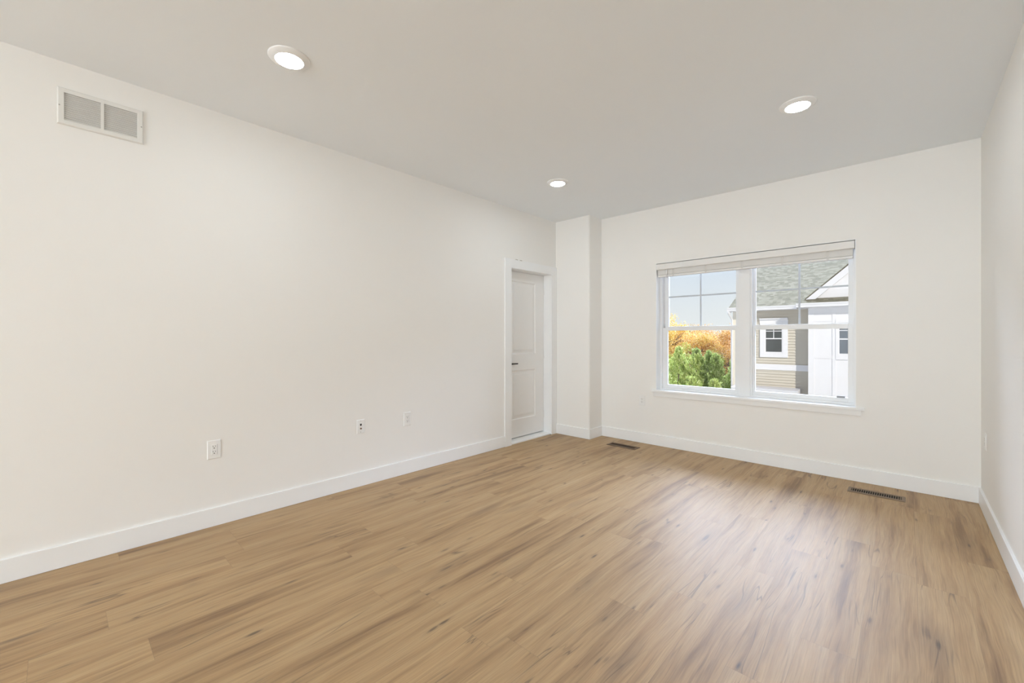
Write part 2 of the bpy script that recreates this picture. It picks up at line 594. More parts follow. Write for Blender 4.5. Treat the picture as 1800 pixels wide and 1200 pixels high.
# ------------------------------------------------------------------ door
CT = 0.019
cy0, cy1, cz1 = 3.472, CYE - 0.001, 2.148
m = MB().prism([(cy0, 0), (DY0 + 0.004, 0), (DY0 + 0.004, 2.046), (DY1 - 0.004, 2.046), (DY1 - 0.004, 0), (cy1, 0), (cy1, cz1), (cy0, cz1)], 0, 0, CT)
o = m.build('trim_1', M['trim'], bevel=0.0015)
tag(o, 'flat white casing around the door', 'trim', kind='structure')
c = MB()
for (y, z, r) in ((3.66, 2.1505, 0.006), (3.675, 2.149, 0.004), (3.735, 2.150, 0.005), (3.75, 2.149, 0.003)):
    c.box(0.001, 0.0225, y - r * 1.6, y + r * 1.6, z - 0.004, z + 0.0025)
x = c.build('chipped_paint', mat('chipped_paint_mark', (0.50, 0.46, 0.39), 0.8), o)
x['label'] = 'small chipped grey-beige paint marks'

SX = -0.110   # face of the slab
door = empty('door_1', (-0.07, (DY0 + DY1) / 2, 0), 'closed white two-panel door deep in its frame in the left wall', 'door', kind='structure')
m = MB()
m.box(-0.16, 0.0, DY0 - 0.004, DY0 + 0.006, 0, DZ1).box(-0.16, 0.0, DY1 - 0.006, DY1 + 0.004, 0, DZ1).box(-0.16, 0.0, DY0, DY1, DZ1 - 0.008, DZ1 + 0.004)
# stops behind the slab face
m.build('jamb', M['trim'], door)
m = MB()
m.prism([(-0.16, 0.0), (0.004, 0.0), (0.004, 0.014), (-0.02, 0.024), (-0.16, 0.024)], 1, DY0, DY1)
m.build('threshold', M['trim'], door, bevel=0.002)
# slab with two raised panels (moulded recess with sloped sides)
ya, yb = DY0 + 0.009, DY1 - 0.009
zb, zt = 0.036, DZ1 - 0.011


def panel(mb, y0, y1, z0, z1, xf):
    rings = [(0.0, 0.0), (0.011, -0.010), (0.028, -0.010), (0.055, -0.003)]
    loops = []
    for ins, dx in rings:
        loops.append([(xf + dx, y0 + ins, z0 + ins), (xf + dx, y1 - ins, z0 + ins), (xf + dx, y1 - ins, z1 - ins), (xf + dx, y0 + ins, z1 - ins)])
    vs = [p for l in loops for p in l]
    fs = []
    for i in range(len(rings) - 1):
        for k in range(4):
            k2 = (k + 1) % 4
            fs.append((i * 4 + k, i * 4 + k2, (i + 1) * 4 + k2, (i + 1) * 4 + k))
    e = (len(rings) - 1) * 4
    fs.append((e, e + 1, e + 2, e + 3))
    mb.add(vs, fs)


py0, py1 = 3.712, 4.160
m = MB()
P1, P2 = (0.25, 0.845), (1.04, 1.925)
for (y0, y1, z0, z1) in ((ya, py0, zb, zt), (py1, yb, zb, zt), (py0, py1, zb, P1[0]), (py0, py1, P1[1], P2[0]), (py0, py1, P2[1], zt)):
    m.add([(SX, y0, z0), (SX, y1, z0), (SX, y1, z1), (SX, y0, z1)], [(0, 1, 2, 3)])
panel(m, py0, py1, P1[0], P1[1], SX)
panel(m, py0, py1, P2[0], P2[1], SX)
m.add([(SX, ya, zb), (SX, yb, zb), (SX, yb, zt), (SX, ya, zt), (-0.150, ya, zb), (-0.150, yb, zb), (-0.150, yb, zt), (-0.150, ya, zt)],
      [(0, 1, 5, 4), (1, 2, 6, 5), (2, 3, 7, 6), (3, 0, 4, 7), (4, 5, 6, 7)])
m.build('slab', M['door'], door, fix=False)
m = MB()
m.tube([(SX, 3.655, 0.929), (SX + 0.010, 3.655, 0.929)], 0.032, 20)
m.tube([(SX + 0.008, 3.655, 0.929), (SX + 0.05, 3.655, 0.929)], 0.010, 12)
m.prism([(3.645, 0.921), (3.77, 0.922), (3.773, 0.926), (3.773, 0.932), (3.77, 0.936), (3.645, 0.939)], 0, SX + 0.040, SX + 0.054)
hd = m.build('lever_handle', M['black'], door, bevel=0.001)
hd['label'] = 'black lever handle'
m = MB()
for z in (0.25, 1.02, 1.84):
    m.tube([(SX + 0.004, yb + 0.004, z - 0.045), (SX + 0.004, yb + 0.004, z + 0.045)], 0.004, 8)
m.build('hinge', M['door'], door)
# closed space behind the slab so no light leaks
o = MB().box(-0.30, -0.161, DY0 - 0.15, DY1 + 0.15, -0.0, 2.3).build('wall_closet', M['wall'])
tag(o, 'wall surface behind the closed door', 'wall', kind='structure')

# ------------------------------------------------------------------ window
YF = D + 0.093
win = empty('window_1', ((WX0 + WX1) / 2, YF, WZ0), 'pair of white double-hung windows set in the far wall', 'window', kind='structure')
UN = ((WX0, 2.093, 1.317, 2.036), (2.184, WX1, 2.222, 2.965))
m = MB()
YO = D + T + 0.01
for xa, xb, ga, gb in UN:
    fa = min(0.034, (ga - xa) * 0.42)
    fb = min(0.034, (xb - gb) * 0.42)
    m.box(xa, xa + fa, YF, YO, WZ0, WZ1).box(xb - fb, xb, YF, YO, WZ0, WZ1)
    m.box(xa + fa, xb - fb, YF, YO, WZ1 - 0.028, WZ1).box(xa + fa, xb - fb, YF + 0.01, YO, WZ0, WZ0 + 0.022)
m.build('window_frame', M['vinyl'], win, bevel=0.0015)
m = MB().box(2.093, 2.184, YF - 0.006, YO, WZ0, WZ1)
m.build('mullion', M['vinyl'], win, bevel=0.0015)
GB, MR0, MR1, GT = 0.700, 1.323, 1.368, 2.052
for xa, xb, ga, gb in UN:
    fa = min(0.034, (ga - xa) * 0.42)
    fb = min(0.034, (xb - gb) * 0.42)
    sa, sb = xa + fa, xb - fb
    # lower sash, inner track
    y0, y1 = YF + 0.022, YF + 0.052
    m = MB()
    z0, z1 = WZ0 + 0.022, MR1
    m.box(sa, ga, y0, y1, z0, z1).box(gb, sb, y0, y1, z0, z1).box(ga, gb, y0, y1, z0, GB).box(ga, gb, y0, y1, MR0, z1)
    sash = m.build('lower_sash', M['vinyl'], win, bevel=0.002)
    MB().box(ga - 0.004, gb + 0.004, y0 + 0.012, y0 + 0.016, GB - 0.004, MR0 + 0.004).build('pane', M['glass'], sash)
    m = MB().box((ga + gb) / 2 - 0.03, (ga + gb) / 2 + 0.03, y0 + 0.002, y1 - 0.004, MR1, MR1 + 0.006)
    m.build('sash_lock', M['vinyl'], sash)
    # upper sash, outer track
    y0, y1 = YF + 0.054, YF + 0.084
    m = MB()
    z0, z1 = MR0 + 0.002, WZ1 - 0.028
    m.box(sa, ga, y0, y1, z0, z1).box(gb, sb, y0, y1, z0, z1).box(ga, gb, y0, y1, z0, MR1 + 0.004).box(ga, gb, y0, y1, GT, z1)
    sash = m.build('upper_sash', M['vinyl'], win, bevel=0.002)
    MB().box(ga - 0.004, gb + 0.004, y0 + 0.016, y0 + 0.019, MR1, GT + 0.004).build('pane', M['glass'], sash)
    xm, zm = (ga + gb) / 2, 1.712
    m = MB()
    m.box(xm - 0.008, xm + 0.008, y0 + 0.006, y0 + 0.0155, MR1, GT)
    m.box(ga, xm - 0.008, y0 + 0.006, y0 + 0.0155, zm - 0.008, zm + 0.008).box(xm + 0.008, gb, y0 + 0.006, y0 + 0.0155, zm - 0.008, zm + 0.008)
    m.build('grille', M['grille'], sash)
# small grey stop on the right lower rail
m = MB().box(2.885, 2.945, YF + 0.008, YF + 0.022, 0.700, 0.716)
t = m.build('vent_stop', M['grey_tag'], win, bevel=0.002)
t['label'] = 'small grey plastic stop'
# stool and apron
m = MB()
m.box(1.180, 3.088, D - 0.032, D - 0.0005, WZ0 - 0.022, WZ0)
m.box(WX0 + 0.001, WX1 - 0.001, D - 0.001, YF + 0.012, WZ0 - 0.022, WZ0)
m.prism([(D - 0.022, WZ0 - 0.022), (D - 0.0005, WZ0 - 0.022), (D - 0.0005, 0.566), (D - 0.014, 0.566), (D - 0.016, 0.572)], 0, 1.200, 3.065)
o = m.build('trim_2', M['trim'], bevel=0.0025)
tag(o, 'white window sill board with apron below it', 'window sill', kind='structure')
# painted returns of the opening
m = MB()
m.box(WX0, WX0 + 0.006, D + 0.001, YF, WZ0, WZ1 - 0.006).box(WX1 - 0.006, WX1, D + 0.001, YF, WZ0, WZ1 - 0.006).box(WX0, WX1, D + 0.001, YF, WZ1 - 0.006, WZ1)
o = m.build('trim_3', M['trim'])
tag(o, 'white jamb boards lining the window opening', 'trim', kind='structure')

# ------------------------------------------------------------------ blind, fully raised
bl = empty('window_blind', ((WX0 + WX1) / 2, D + 0.03, 1.93), 'raised white slatted blind bunched at the top of the window', 'blind')
vx0, vx1 = WX0 + 0.008, WX1 - 0.011
m = MB()
m.prism([(D - 0.004, 2.022), (D + 0.004, 2.018), (D + 0.006, 2.018), (D + 0.006, 2.084), (D - 0.004, 2.084)], 0, vx0, vx1)
m.box(vx0, vx0 + 0.006, D + 0.006, D + 0.05, 2.018, 2.084).box(vx1 - 0.006, vx1, D + 0.006, D + 0.05, 2.018, 2.084)
m.build('valance', M['valance'], bl, bevel=0.002)
m = MB().box(vx0 + 0.012, vx1 - 0.012, D + 0.016, D + 0.068, 2.045, 2.086)
m.build('headrail', M['blind'], bl)
sx0, sx1 = WX0 + 0.018, WX1 - 0.024
m = MB()
z = 2.040
k = 0
while z > 1.962:
    m.box(sx0, sx1, D + 0.017, D + 0.066, z - 0.0034, z)
    z -= 0.0040
    k += 1
m.build('slat_stack', M['blind'], bl)
m = MB().box(sx0, sx1, D + 0.016, D + 0.067, 1.938, 1.958)
m.build('bottom_rail', M['valance'], bl, bevel=0.003)
for f in (0.10, 0.3, 0.5, 0.7, 0.9):
    x = sx0 + f * (sx1 - sx0)
    MB().box(x - 0.009, x + 0.009, D + 0.0158, D + 0.0168, 1.940, 2.018).build('ladder_tape', M['tape'], bl)
m = MB().tube([(1.352, D + 0.009, 2.02), (1.352, D + 0.009, 1.93)], 0.0065, 8)
m.tube([(1.352, D + 0.009, 1.93), (1.352, D + 0.010, 1.918)], 0.004, 8)
m.build('tilt_wand', M['wand'], bl)
for dx in (0.0, 0.012):
    m = MB().tube([(1.306 + dx, D + 0.040, 1.94), (1.306 + dx, D + 0.040, 1.39)], 0.0018, 6)
    m.tube([(1.306 + dx, D + 0.040, 1.395), (1.306 + dx, D + 0.040, 1.352)], [0.003, 0.005], 8)
    m.build('lift_cord', M['cord'], bl)

# ------------------------------------------------------------------ recessed ceiling lights


def downlight(x, y, label):
    r = empty('ceiling_light', (x, y, H), label, 'ceiling light', 'recessed ceiling lights')
    m = MB().lathe([(0.102, H), (0.102, H - 0.003), (0.099, H - 0.006), (0.074, H - 0.0165), (0.070, H - 0.0172), (0.068, H - 0.0165), (0.068, H - 0.012)], x, y, 64, close=False)
    m.build('trim_ring', M['trim'], r)
    m = MB().lathe([(0.068, H - 0.0150), (0.05, H - 0.0158), (0.02, H - 0.0162)], x, y, 64)
    m.build('diffuser', M['lens'], r)
    return r


dl = downlight(0.930, 0.853, 'round lit ceiling light nearest the white wall vent')


def more(x, y, label):
    c = copy_tree(dl)
    c.location = (x, y, H)
    ORG[c.name] = Vector((x, y, H))
    c['label'] = label
    return c


more(0.885, 3.300, 'small round lit ceiling light above the door end of the left wall')
more(2.838, 3.250, 'round lit ceiling light in front of the window, near the right wall')
more(2.84, 0.853, 'added round ceiling light overhead, unseen, for extra room light')  # unseen fourth light, added to complete the grid and brighten the room

# ------------------------------------------------------------------ return-air vent on the left wall
vy0, vy1, vz0, vz1 = 0.003, 0.357, 2.398, 2.598
vent = empty('wall_vent', (0, (vy0 + vy1) / 2, vz0), 'white louvred return-air vent high on the left wall', 'vent')
oy0, oy1, oz0, oz1, cm0, cm1 = 0.030, 0.329, 2.424, 2.571, 0.1735, 0.187
m = MB()


def frame_face(mb):
    # pressed-steel frame: sloped outer lip rising from the wall to a flat face around two openings
    e = 0.006
    lo = [(0.001, vy0, vz0), (0.001, vy1, vz0), (0.001, vy1, vz1), (0.001, vy0, vz1)]
    mi = [(0.006, vy0 + 0.001, vz0 + 0.001), (0.006, vy1 - 0.001, vz0 + 0.001), (0.006, vy1 - 0.001, vz1 - 0.001), (0.006, vy0 + 0.001, vz1 - 0.001)]
    hi = [(0.011, vy0 + e, vz0 + e), (0.011, vy1 - e, vz0 + e), (0.011, vy1 - e, vz1 - e), (0.011, vy0 + e, vz1 - e)]
    mb.add(lo + mi + hi, [(r * 4 + k, r * 4 + (k + 1) % 4, r * 4 + 4 + (k + 1) % 4, r * 4 + 4 + k) for r in range(2) for k in range(4)])
    for (y0, y1, z0, z1) in ((vy0 + e, oy0, vz0 + e, vz1 - e), (oy1, vy1 - e, vz0 + e, vz1 - e), (oy0, oy1, vz0 + e, oz0), (oy0, oy1, oz1, vz1 - e), (cm0, cm1, oz0, oz1)):
        mb.add([(0.011, y0, z0), (0.011, y1, z0), (0.011, y1, z1), (0.011, y0, z1)], [(0, 1, 2, 3)])
    for (y0, y1) in ((oy0, cm0), (cm1, oy1)):
        f = [(0.011, y0, oz0), (0.011, y1, oz0), (0.011, y1, oz1), (0.011, y0, oz1)]
        k_ = [(0.0012, p[1], p[2]) for p in f]
        mb.add(f + k_, [(k, (k + 1) % 4, 4 + (k + 1) % 4, 4 + k) for k in range(4)])


frame_face(m)
m.build('vent_frame', M['ventwhite'], vent, fix=False)
m = MB().box(0.0003, 0.0014, oy0, oy1, oz0, oz1)
m.build('duct_opening', M['duct'], vent)
ns = 13
for a, b in ((oy0, cm0), (cm1, oy1)):
    for i in range(ns):
        zc = oz0 + (i + 0.5) * (oz1 - oz0) / ns
        m = MB().prism([(0.0016, zc - 0.0046), (0.0026, zc - 0.0046), (0.0100, zc + 0.0012), (0.0100, zc + 0.0026), (0.0090, zc + 0.0026), (0.0016, zc - 0.0032)], 1, a, b)
        m.build('louvre', M['ventwhite'], vent)
for y in (0.0125, 0.3475):
    m = MB().tube([(0.0105, y, 2.498), (0.0125, y, 2.498)], 0.0036, 12)
    m.build('screw', M['screw'], vent)

# ------------------------------------------------------------------ wall plates


def to_wall(side, u, d, z):
    """u runs along the wall, d out of it"""
    if side == 'left': return (d, u, z)
    if side == 'far': return (u, D - d, z)
    return (W - d, u, z)


def wbox(mb, side, u0, u1, d0, d1, z0, z1):
    a = to_wall(side, u0, d0, z0)
    b = to_wall(side, u1, d1, z1)
    return mb.box(a[0], b[0], a[1], b[1], a[2], b[2])


def wdisc(mb, side, u, z, r, d0, d1, n=14):
    return mb.tube([to_wall(side, u, d0, z), to_wall(side, u, d1, z)], r, n)


def plate(mb, side, u, z, w_, h_, d=0.006, e=0.004):
    b = []
    for (ins, dd) in ((0, 0.0005), (0, 0.0025), (e, d)):
        b += [to_wall(side, u + su * (w_ / 2 - ins), dd, z + sz * (h_ / 2 - ins)) for su, sz in ((-1, -1), (1, -1), (1, 1), (-1, 1))]
    fs = []
    for i in range(2):
        for k in range(4):
            k2 = (k + 1) % 4
            fs.append((i * 4 + k, i * 4 + k2, (i + 1) * 4 + k2, (i + 1) * 4 + k))
    fs += [(8, 9, 10, 11), (3, 2, 1, 0)]
    mb.add(b, fs)
    return mb


def outlet(side, u, z, w_, h_, label, group='duplex wall outlets'):
    r = empty('wall_outlet', to_wall(side, u, 0, z - h_ / 2), label, 'outlet', group)
    plate(MB(), side, u, z, w_, h_).build('cover_plate', M['plate'], r)
    m = MB()
    wbox(m, side, u - 0.0168, u + 0.0168, 0.004, 0.0078, z - 0.0335, z + 0.0335)
    rec = m.build('receptacle', M['plate'], r, bevel=0.0015)
    for zc in (z + 0.017, z - 0.017):
        s = MB()
        wbox(s, side, u - 0.0078, u - 0.0054, 0.006, 0.0081, zc + 0.001, zc + 0.010)
        wbox(s, side, u + 0.0054, u + 0.0078, 0.006, 0.0081, zc + 0.002, zc + 0.009)
        wdisc(s, side, u, zc - 0.007, 0.0034, 0.006, 0.0081)
        s.build('socket_slot', M['slot'], rec)
    g = MB()
    wbox(g, side, u + 0.0182 - 0.0006, u + 0.0182 + 0.0006, 0.0045, 0.0063, z - 0.034, z + 0.034)
    g.build('shadow_gap', M['cord'], r)
    return r


outlet('left', 0.712, 0.504, 0.077, 0.123, 'white wall outlet lowest and nearest on the left wall, below the vent side')
outlet('left', 2.192, 0.498, 0.077, 0.123, 'white wall outlet on the left wall nearer the door')
outlet('far', 1.060, 0.500, 0.076, 0.114, 'white wall outlet on the far wall left of the window sill')
outlet('right', 4.445, 0.512, 0.076, 0.114, 'white wall outlet on the right wall close to the far corner, seen edge-on')

dp = empty('data_plate', to_wall('left', 1.739, 0, 0.441), 'white wall plate with black data jack and brown cable connector', 'wall plate')
plate(MB(), 'left', 1.739, 0.498, 0.070, 0.114).build('cover_plate', M['plate'], dp)
m = MB()
wbox(m, 'left', 1.739 - 0.012, 1.739 + 0.012, 0.005, 0.008, 0.500, 0.532)
jk = m.build('data_jack', M['plate'], dp, bevel=0.001)
m = MB()
wbox(m, 'left', 1.739 - 0.0072, 1.739 + 0.0072, 0.006, 0.0084, 0.507, 0.522)
wbox(m, 'left', 1.739 - 0.003, 1.739 + 0.003, 0.006, 0.0084, 0.503, 0.508)
m.build('jack_opening', M['black'], jk)
m = MB()
wdisc(m, 'left', 1.739, 0.482, 0.0075, 0.005, 0.010, 6)
wdisc(m, 'left', 1.739, 0.482, 0.0048, 0.009, 0.017, 14)
m.build('cable_connector', M['brown'], dp)
for zc in (0.545, 0.452):
    m = MB()
    wdisc(m, 'left', 1.739, zc, 0.0032, 0.005, 0.0072, 10)
    m.build('screw', M['screw'], dp)

# ------------------------------------------------------------------ floor registers


def register(x0, x1, y0, y1, n, mt, label):
    r = empty('floor_register', ((x0 + x1) / 2, (y0 + y1) / 2, 0), label, 'floor vent', 'floor registers by the far wall')
    bx, by = 0.022, 0.028
    m = MB()
    zt_ = 0.0065
    a = [(x0, y0, 0.0006), (x1, y0, 0.0006), (x1, y1, 0.0006), (x0, y1, 0.0006)]
    e = 0.008
    b = [(x0 + e, y0 + e, zt_), (x1 - e, y0 + e, zt_), (x1 - e, y1 - e, zt_), (x0 + e, y1 - e, zt_)]
    c = [(x0 + bx, y0 + by, zt_), (x1 - bx, y0 + by, zt_), (x1 - bx, y1 - by, zt_), (x0 + bx, y1 - by, zt_)]
    d = [(p[0], p[1], 0.0012) for p in c]
    fs = []
    for i in range(3):
        for k in range(4):
            k2 = (k + 1) % 4
            fs.append((i * 4 + k, i * 4 + k2, (i + 1) * 4 + k2, (i + 1) * 4 + k))
    m.add(a + b + c + d, fs)
    m.build('register_frame', mt, r)
    MB().box(x0 + bx, x1 - bx, y0 + by, y1 - by, 0.0006, 0.0014).build('opening', M['register_dark'], r)
    for i in range(n):
        xc = x0 + bx + (i + 0.5) * (x1 - x0 - 2 * bx) / n
        MB().box(xc - 0.0022, xc + 0.0022, y0 + by, y1 - by, 0.0016, 0.0060).build('fin', mt, r)
    m = MB().box(x1 - bx - 0.024, x1 - bx, (y0 + y1) / 2 - 0.0016, (y0 + y1) / 2 + 0.0016, 0.0020, 0.0046)
    m.build('damper_bar', mt, r)
    return r


register(0.795, 1.152, 4.352, 4.492, 22, M['register'], 'dark bronze floor vent near the wall column')
register(2.997, 3.345, 4.360, 4.500, 22, M['register_tan'], 'tan floor vent with dark slots below the right end of the window')

# ------------------------------------------------------------------ outdoors
GZ = -3.2
o = MB().box(-70, 50, D + T + 0.5, 95, GZ - 0.3, GZ).build('ground', M['grass'])
tag(o, 'lawn far below outside the window', 'ground', kind='structure')

hs = empty('house', (2.0, 21.0, GZ), 'neighbouring cream-sided house with white gable outside the window', 'house')
HX0, HX1, HY, HYB = -1.59, 9.0, 18.0, 27.0
m = MB()
m.box(HX0 + 0.02, HX1, HY + 0.02, HYB, GZ, 2.30)
# lap siding on the front and left faces: each course tilts out towards its lower edge
z = GZ
EXPO = 0.100
while z < 2.28:
    z1 = min(z + EXPO, 2.30)
    m.prism([(HY + 0.03, z), (HY - 0.035, z), (HY - 0.002, z1), (HY + 0.03, z1)], 0, HX0, 0.93)
    m.prism([(HX0 + 0.03, z), (HX0 - 0.014, z), (HX0 - 0.001, z1), (HX0 + 0.03, z1)], 1, HY, HYB)
    z += EXPO
hw = m.build('siding_wall', M['siding'], hs)
m = MB().box(HX0 - 0.03, HX0 + 0.17, HY - 0.046, HY + 0.02, GZ, 2.27).box(HX0 - 0.03, HX0 + 0.02, HY + 0.02, HY + 0.14, GZ, 2.27)
m.build('corner_board', M['cornercream'], hs)
m = MB().box(HX0 + 0.17, 0.93, HY - 0.052, HY, 0.05, 0.26)
m.build('belt_board', M['house_white'], hs)
# main roof
ry0, rz0, ry1 = 17.56, 2.37, 24.4
rz1 = rz0 + 0.5 * (ry1 - ry0)
m = MB()
m.prism([(ry0, rz0), (ry1, rz1), (2 * ry1 - ry0, rz0), (2 * ry1 - ry0, rz0 - 0.08), (ry1, rz1 - 0.1), (ry0, rz0 - 0.08)], 0, -1.66, HX1 + 0.3)
m.build('main_roof', M['shingle'], hs)
m = MB()
m.prism([(ry0 + 0.02, rz0 - 0.07), (ry1, rz1 - 0.09), (2 * ry1 - ry0 - .02, rz0 - 0.07), (2 * ry1 - ry0 - .02, rz0 - 0.22), (ry1, rz1 - 0.27), (ry0 + 0.02, rz0 - 0.22)], 0, -1.63, -1.60)
m.build('rake_board', M['house_white'], hs)
# gutter (K profile) + soffit + fascia


def gutter(x0, x1, yf, zt_, name='gutter'):
    m = MB()
    m.prism([(yf, zt_), (yf, zt_ - 0.03), (yf + 0.025, zt_ - 0.075), (yf + 0.03, zt_ - 0.13), (yf + 0.12, zt_ - 0.13), (yf + 0.12, zt_), (yf + 0.112, zt_), (yf + 0.112, zt_ - 0.02), (yf + 0.012, zt_ - 0.02), (yf + 0.012, zt_)], 0, x0, x1)
    return m.build(name, M['house_white'], hs)


gutter(-1.70, 0.55, 17.47, 2.37)
m = MB().box(-1.62, 0.93, 17.59, HY + 0.02, 2.235, 2.25)
m.build('soffit', M['house_white'], hs)
m = MB().tube([(-1.66, 17.53, 2.25), (-1.66, 17.55, 2.17), (-1.645, 17.90, 1.96), (-1.645, 17.93, 1.90), (-1.645, 17.93, GZ + 0.1)], 0.042, 6)
m.build('downspout', M['house_white'], hs)

# projecting white bay with battens
BX0, BY = 0.90, 17.5
m = MB().box(BX0, 6.0, BY, HY + 0.5, GZ, 2.28)
m.build('bay_wall', M['house_white'], hs)
m = MB()
bt = 0.02
m.box(BX0 - 0.02, 1.04, BY - bt, BY, GZ, 2.2).box(BX0 - 0.02, BX0, BY, BY + 0.12, GZ, 2.2)
for xb_ in (1.54, 2.55, 3.2, 3.85, 4.5, 5.15):
    m.box(xb_, xb_ + 0.10, BY - bt, BY, GZ, 2.2)
for zz in (-1.5, 0.54):
    m.box(1.04, 6.0, BY - bt * 0.9, BY, zz, zz + 0.075)
m.box(1.04, 1.54, BY - bt * 0.9, BY, 1.78, 1.86)
m.box(BX0 - 0.02, 6.0, BY - bt * 1.1, BY, 2.05, 2.26)
m.build('batten_board', M['house_white'], hs)
gutter(0.59, 6.3, 17.08, 2.39)
m = MB().box(0.62, 6.2, 17.19, BY, 2.25, 2.262)
m.build('soffit', M['house_white'], hs)
# skirt roof over the bay
m = MB().prism([(17.16, 2.39), (17.62, 2.62), (17.62, 2.30), (17.20, 2.27)], 0, 0.66, 6.2)
m.build('skirt_roof', M['shingle'], hs)
# gable above the bay
gx0, gz0, gs = 0.82, 2.53, 0.912
gxa = 3.55
gza = gz0 + gs * (gxa - gx0)
GF = 17.52
m = MB().prism([(gx0 + 0.1, 2.35), (gx0 + 0.1, gz0), (gxa, gza - 0.08), (2 * gxa - gx0 - 0.1, gz0), (2 * gxa - gx0 - 0.1, 2.35)], 1, GF, GF + 0.3)
m.build('gable_wall', M['house_white'], hs)
m = MB()
m.prism([(gx0, gz0), (gxa, gza), (2 * gxa - gx0, gz0), (2 * gxa - gx0 - 0.27, gz0), (gxa, gza - 0.25), (gx0 + 0.27, gz0)], 1, GF - 0.13, GF - 0.09)
# soffit return under the rake
m.prism([(gx0 + 0.05, gz0 + 0.01), (gxa, gza - 0.03), (2 * gxa - gx0 - 0.05, gz0 + 0.01), (2 * gxa - gx0 - 0.09, gz0), (gxa, gza - 0.075), (gx0 + 0.09, gz0)], 1, GF - 0.09, GF + 0.01)
m.build('gable_rake_board', M['house_white'], hs)
m = MB()
m.prism([(gx0 - 0.02, gz0), (gxa, gza + 0.02), (2 * gxa - gx0 + 0.02, gz0), (2 * gxa - gx0 + 0.02, gz0 + 0.03), (gxa, gza + 0.05), (gx0 - 0.02, gz0 + 0.03)], 1, GF - 0.16, 23.2)
m.build('gable_roof', M['shingle'], hs)

# white ledge above the lower storey
m = MB()
m.prism([(HY, -0.56), (17.34, -0.60), (17.30, -0.62), (17.32, -0.68), (17.37, -0.82), (HY, -0.82)], 0, -1.50, 0.60)
m.build('porch_ledge', M['house_white'], hs)


def house_window(x0, x1, z0, z1, yw, zm, trim_w, crown=None):
    # x0..z1 are the outer edges of the sashes
    m = MB()
    m.box(x0 - trim_w, x0, yw - 0.035, yw + 0.02, z0 - 0.15, z1 + 0.1).box(x1, x1 + trim_w, yw - 0.035, yw + 0.02, z0 - 0.15, z1 + 0.1)
    m.box(x0, x1, yw - 0.035, yw + 0.02, z0 - 0.15, z0).box(x0, x1, yw - 0.035, yw + 0.02, z1, z1 + 0.1)
    wf = m.build('window', M['house_white'], hs)
    m = MB()
    s = 0.028
    m.box(x0, x0 + s, yw - 0.015, yw, z0, z1).box(x1 - s, x1, yw - 0.015, yw, z0, z1).box(x0 + s, x1 - s, yw - 0.015, yw, z0, z0 + 0.05).box(x0 + s, x1 - s, yw - 0.015, yw, z1 - 0.03, z1)
    m.box(x0 + s, x1 - s, yw - 0.02, yw, zm - 0.02, zm + 0.02)
    xm = (x0 + x1) / 2
    m.box(xm - 0.012, xm + 0.012, yw - 0.018, yw, zm + 0.02, z1 - 0.03)
    zz = zm + 0.02 + 0.53 * (z1 - zm) - 0.02
    m.box(x0 + s, x1 - s, yw - 0.018, yw, zz - 0.012, zz + 0.012)
    m.build('sash', M['house_white'], wf)
    MB().box(x0 + 0.01, x1 - 0.01, yw - 0.012, yw - 0.004, z0, z1).build('pane', M['darkglass'], wf)
    return wf


hwin = house_window(-0.515, 0.045, 0.665, 1.72, HY - 0.038, 1.20, 0.165)
m = MB()
m.prism([(HY, 1.76), (HY - 0.06, 1.76), (HY - 0.065, 1.86), (HY - 0.13, 1.91), (HY - 0.14, 1.945), (HY, 1.96)], 0, -0.69, 0.215)
m.build('window_crown', M['house_white'], hwin)
house_window(1.70, 2.40, 0.665, 1.72, BY - 0.002, 1.19, 0.07)

# ---- trees


def spray_card(mb, p, d, up, ln, wd):
    """a flat feathery spray: three small leaflets sharing one stem line"""
    d = d.normalized()
    s = d.cross(up)
    if s.length < 1e-3: s = d.cross(Vector((1, 0, 0)))
    s.normalize()
    a = p
    b = p + d * ln * 0.45 + s * wd
    c = p + d * ln
    e = p + d * ln * 0.45 - s * wd
    mb.add([a, b, c, e], [(0, 1, 2, 3)])


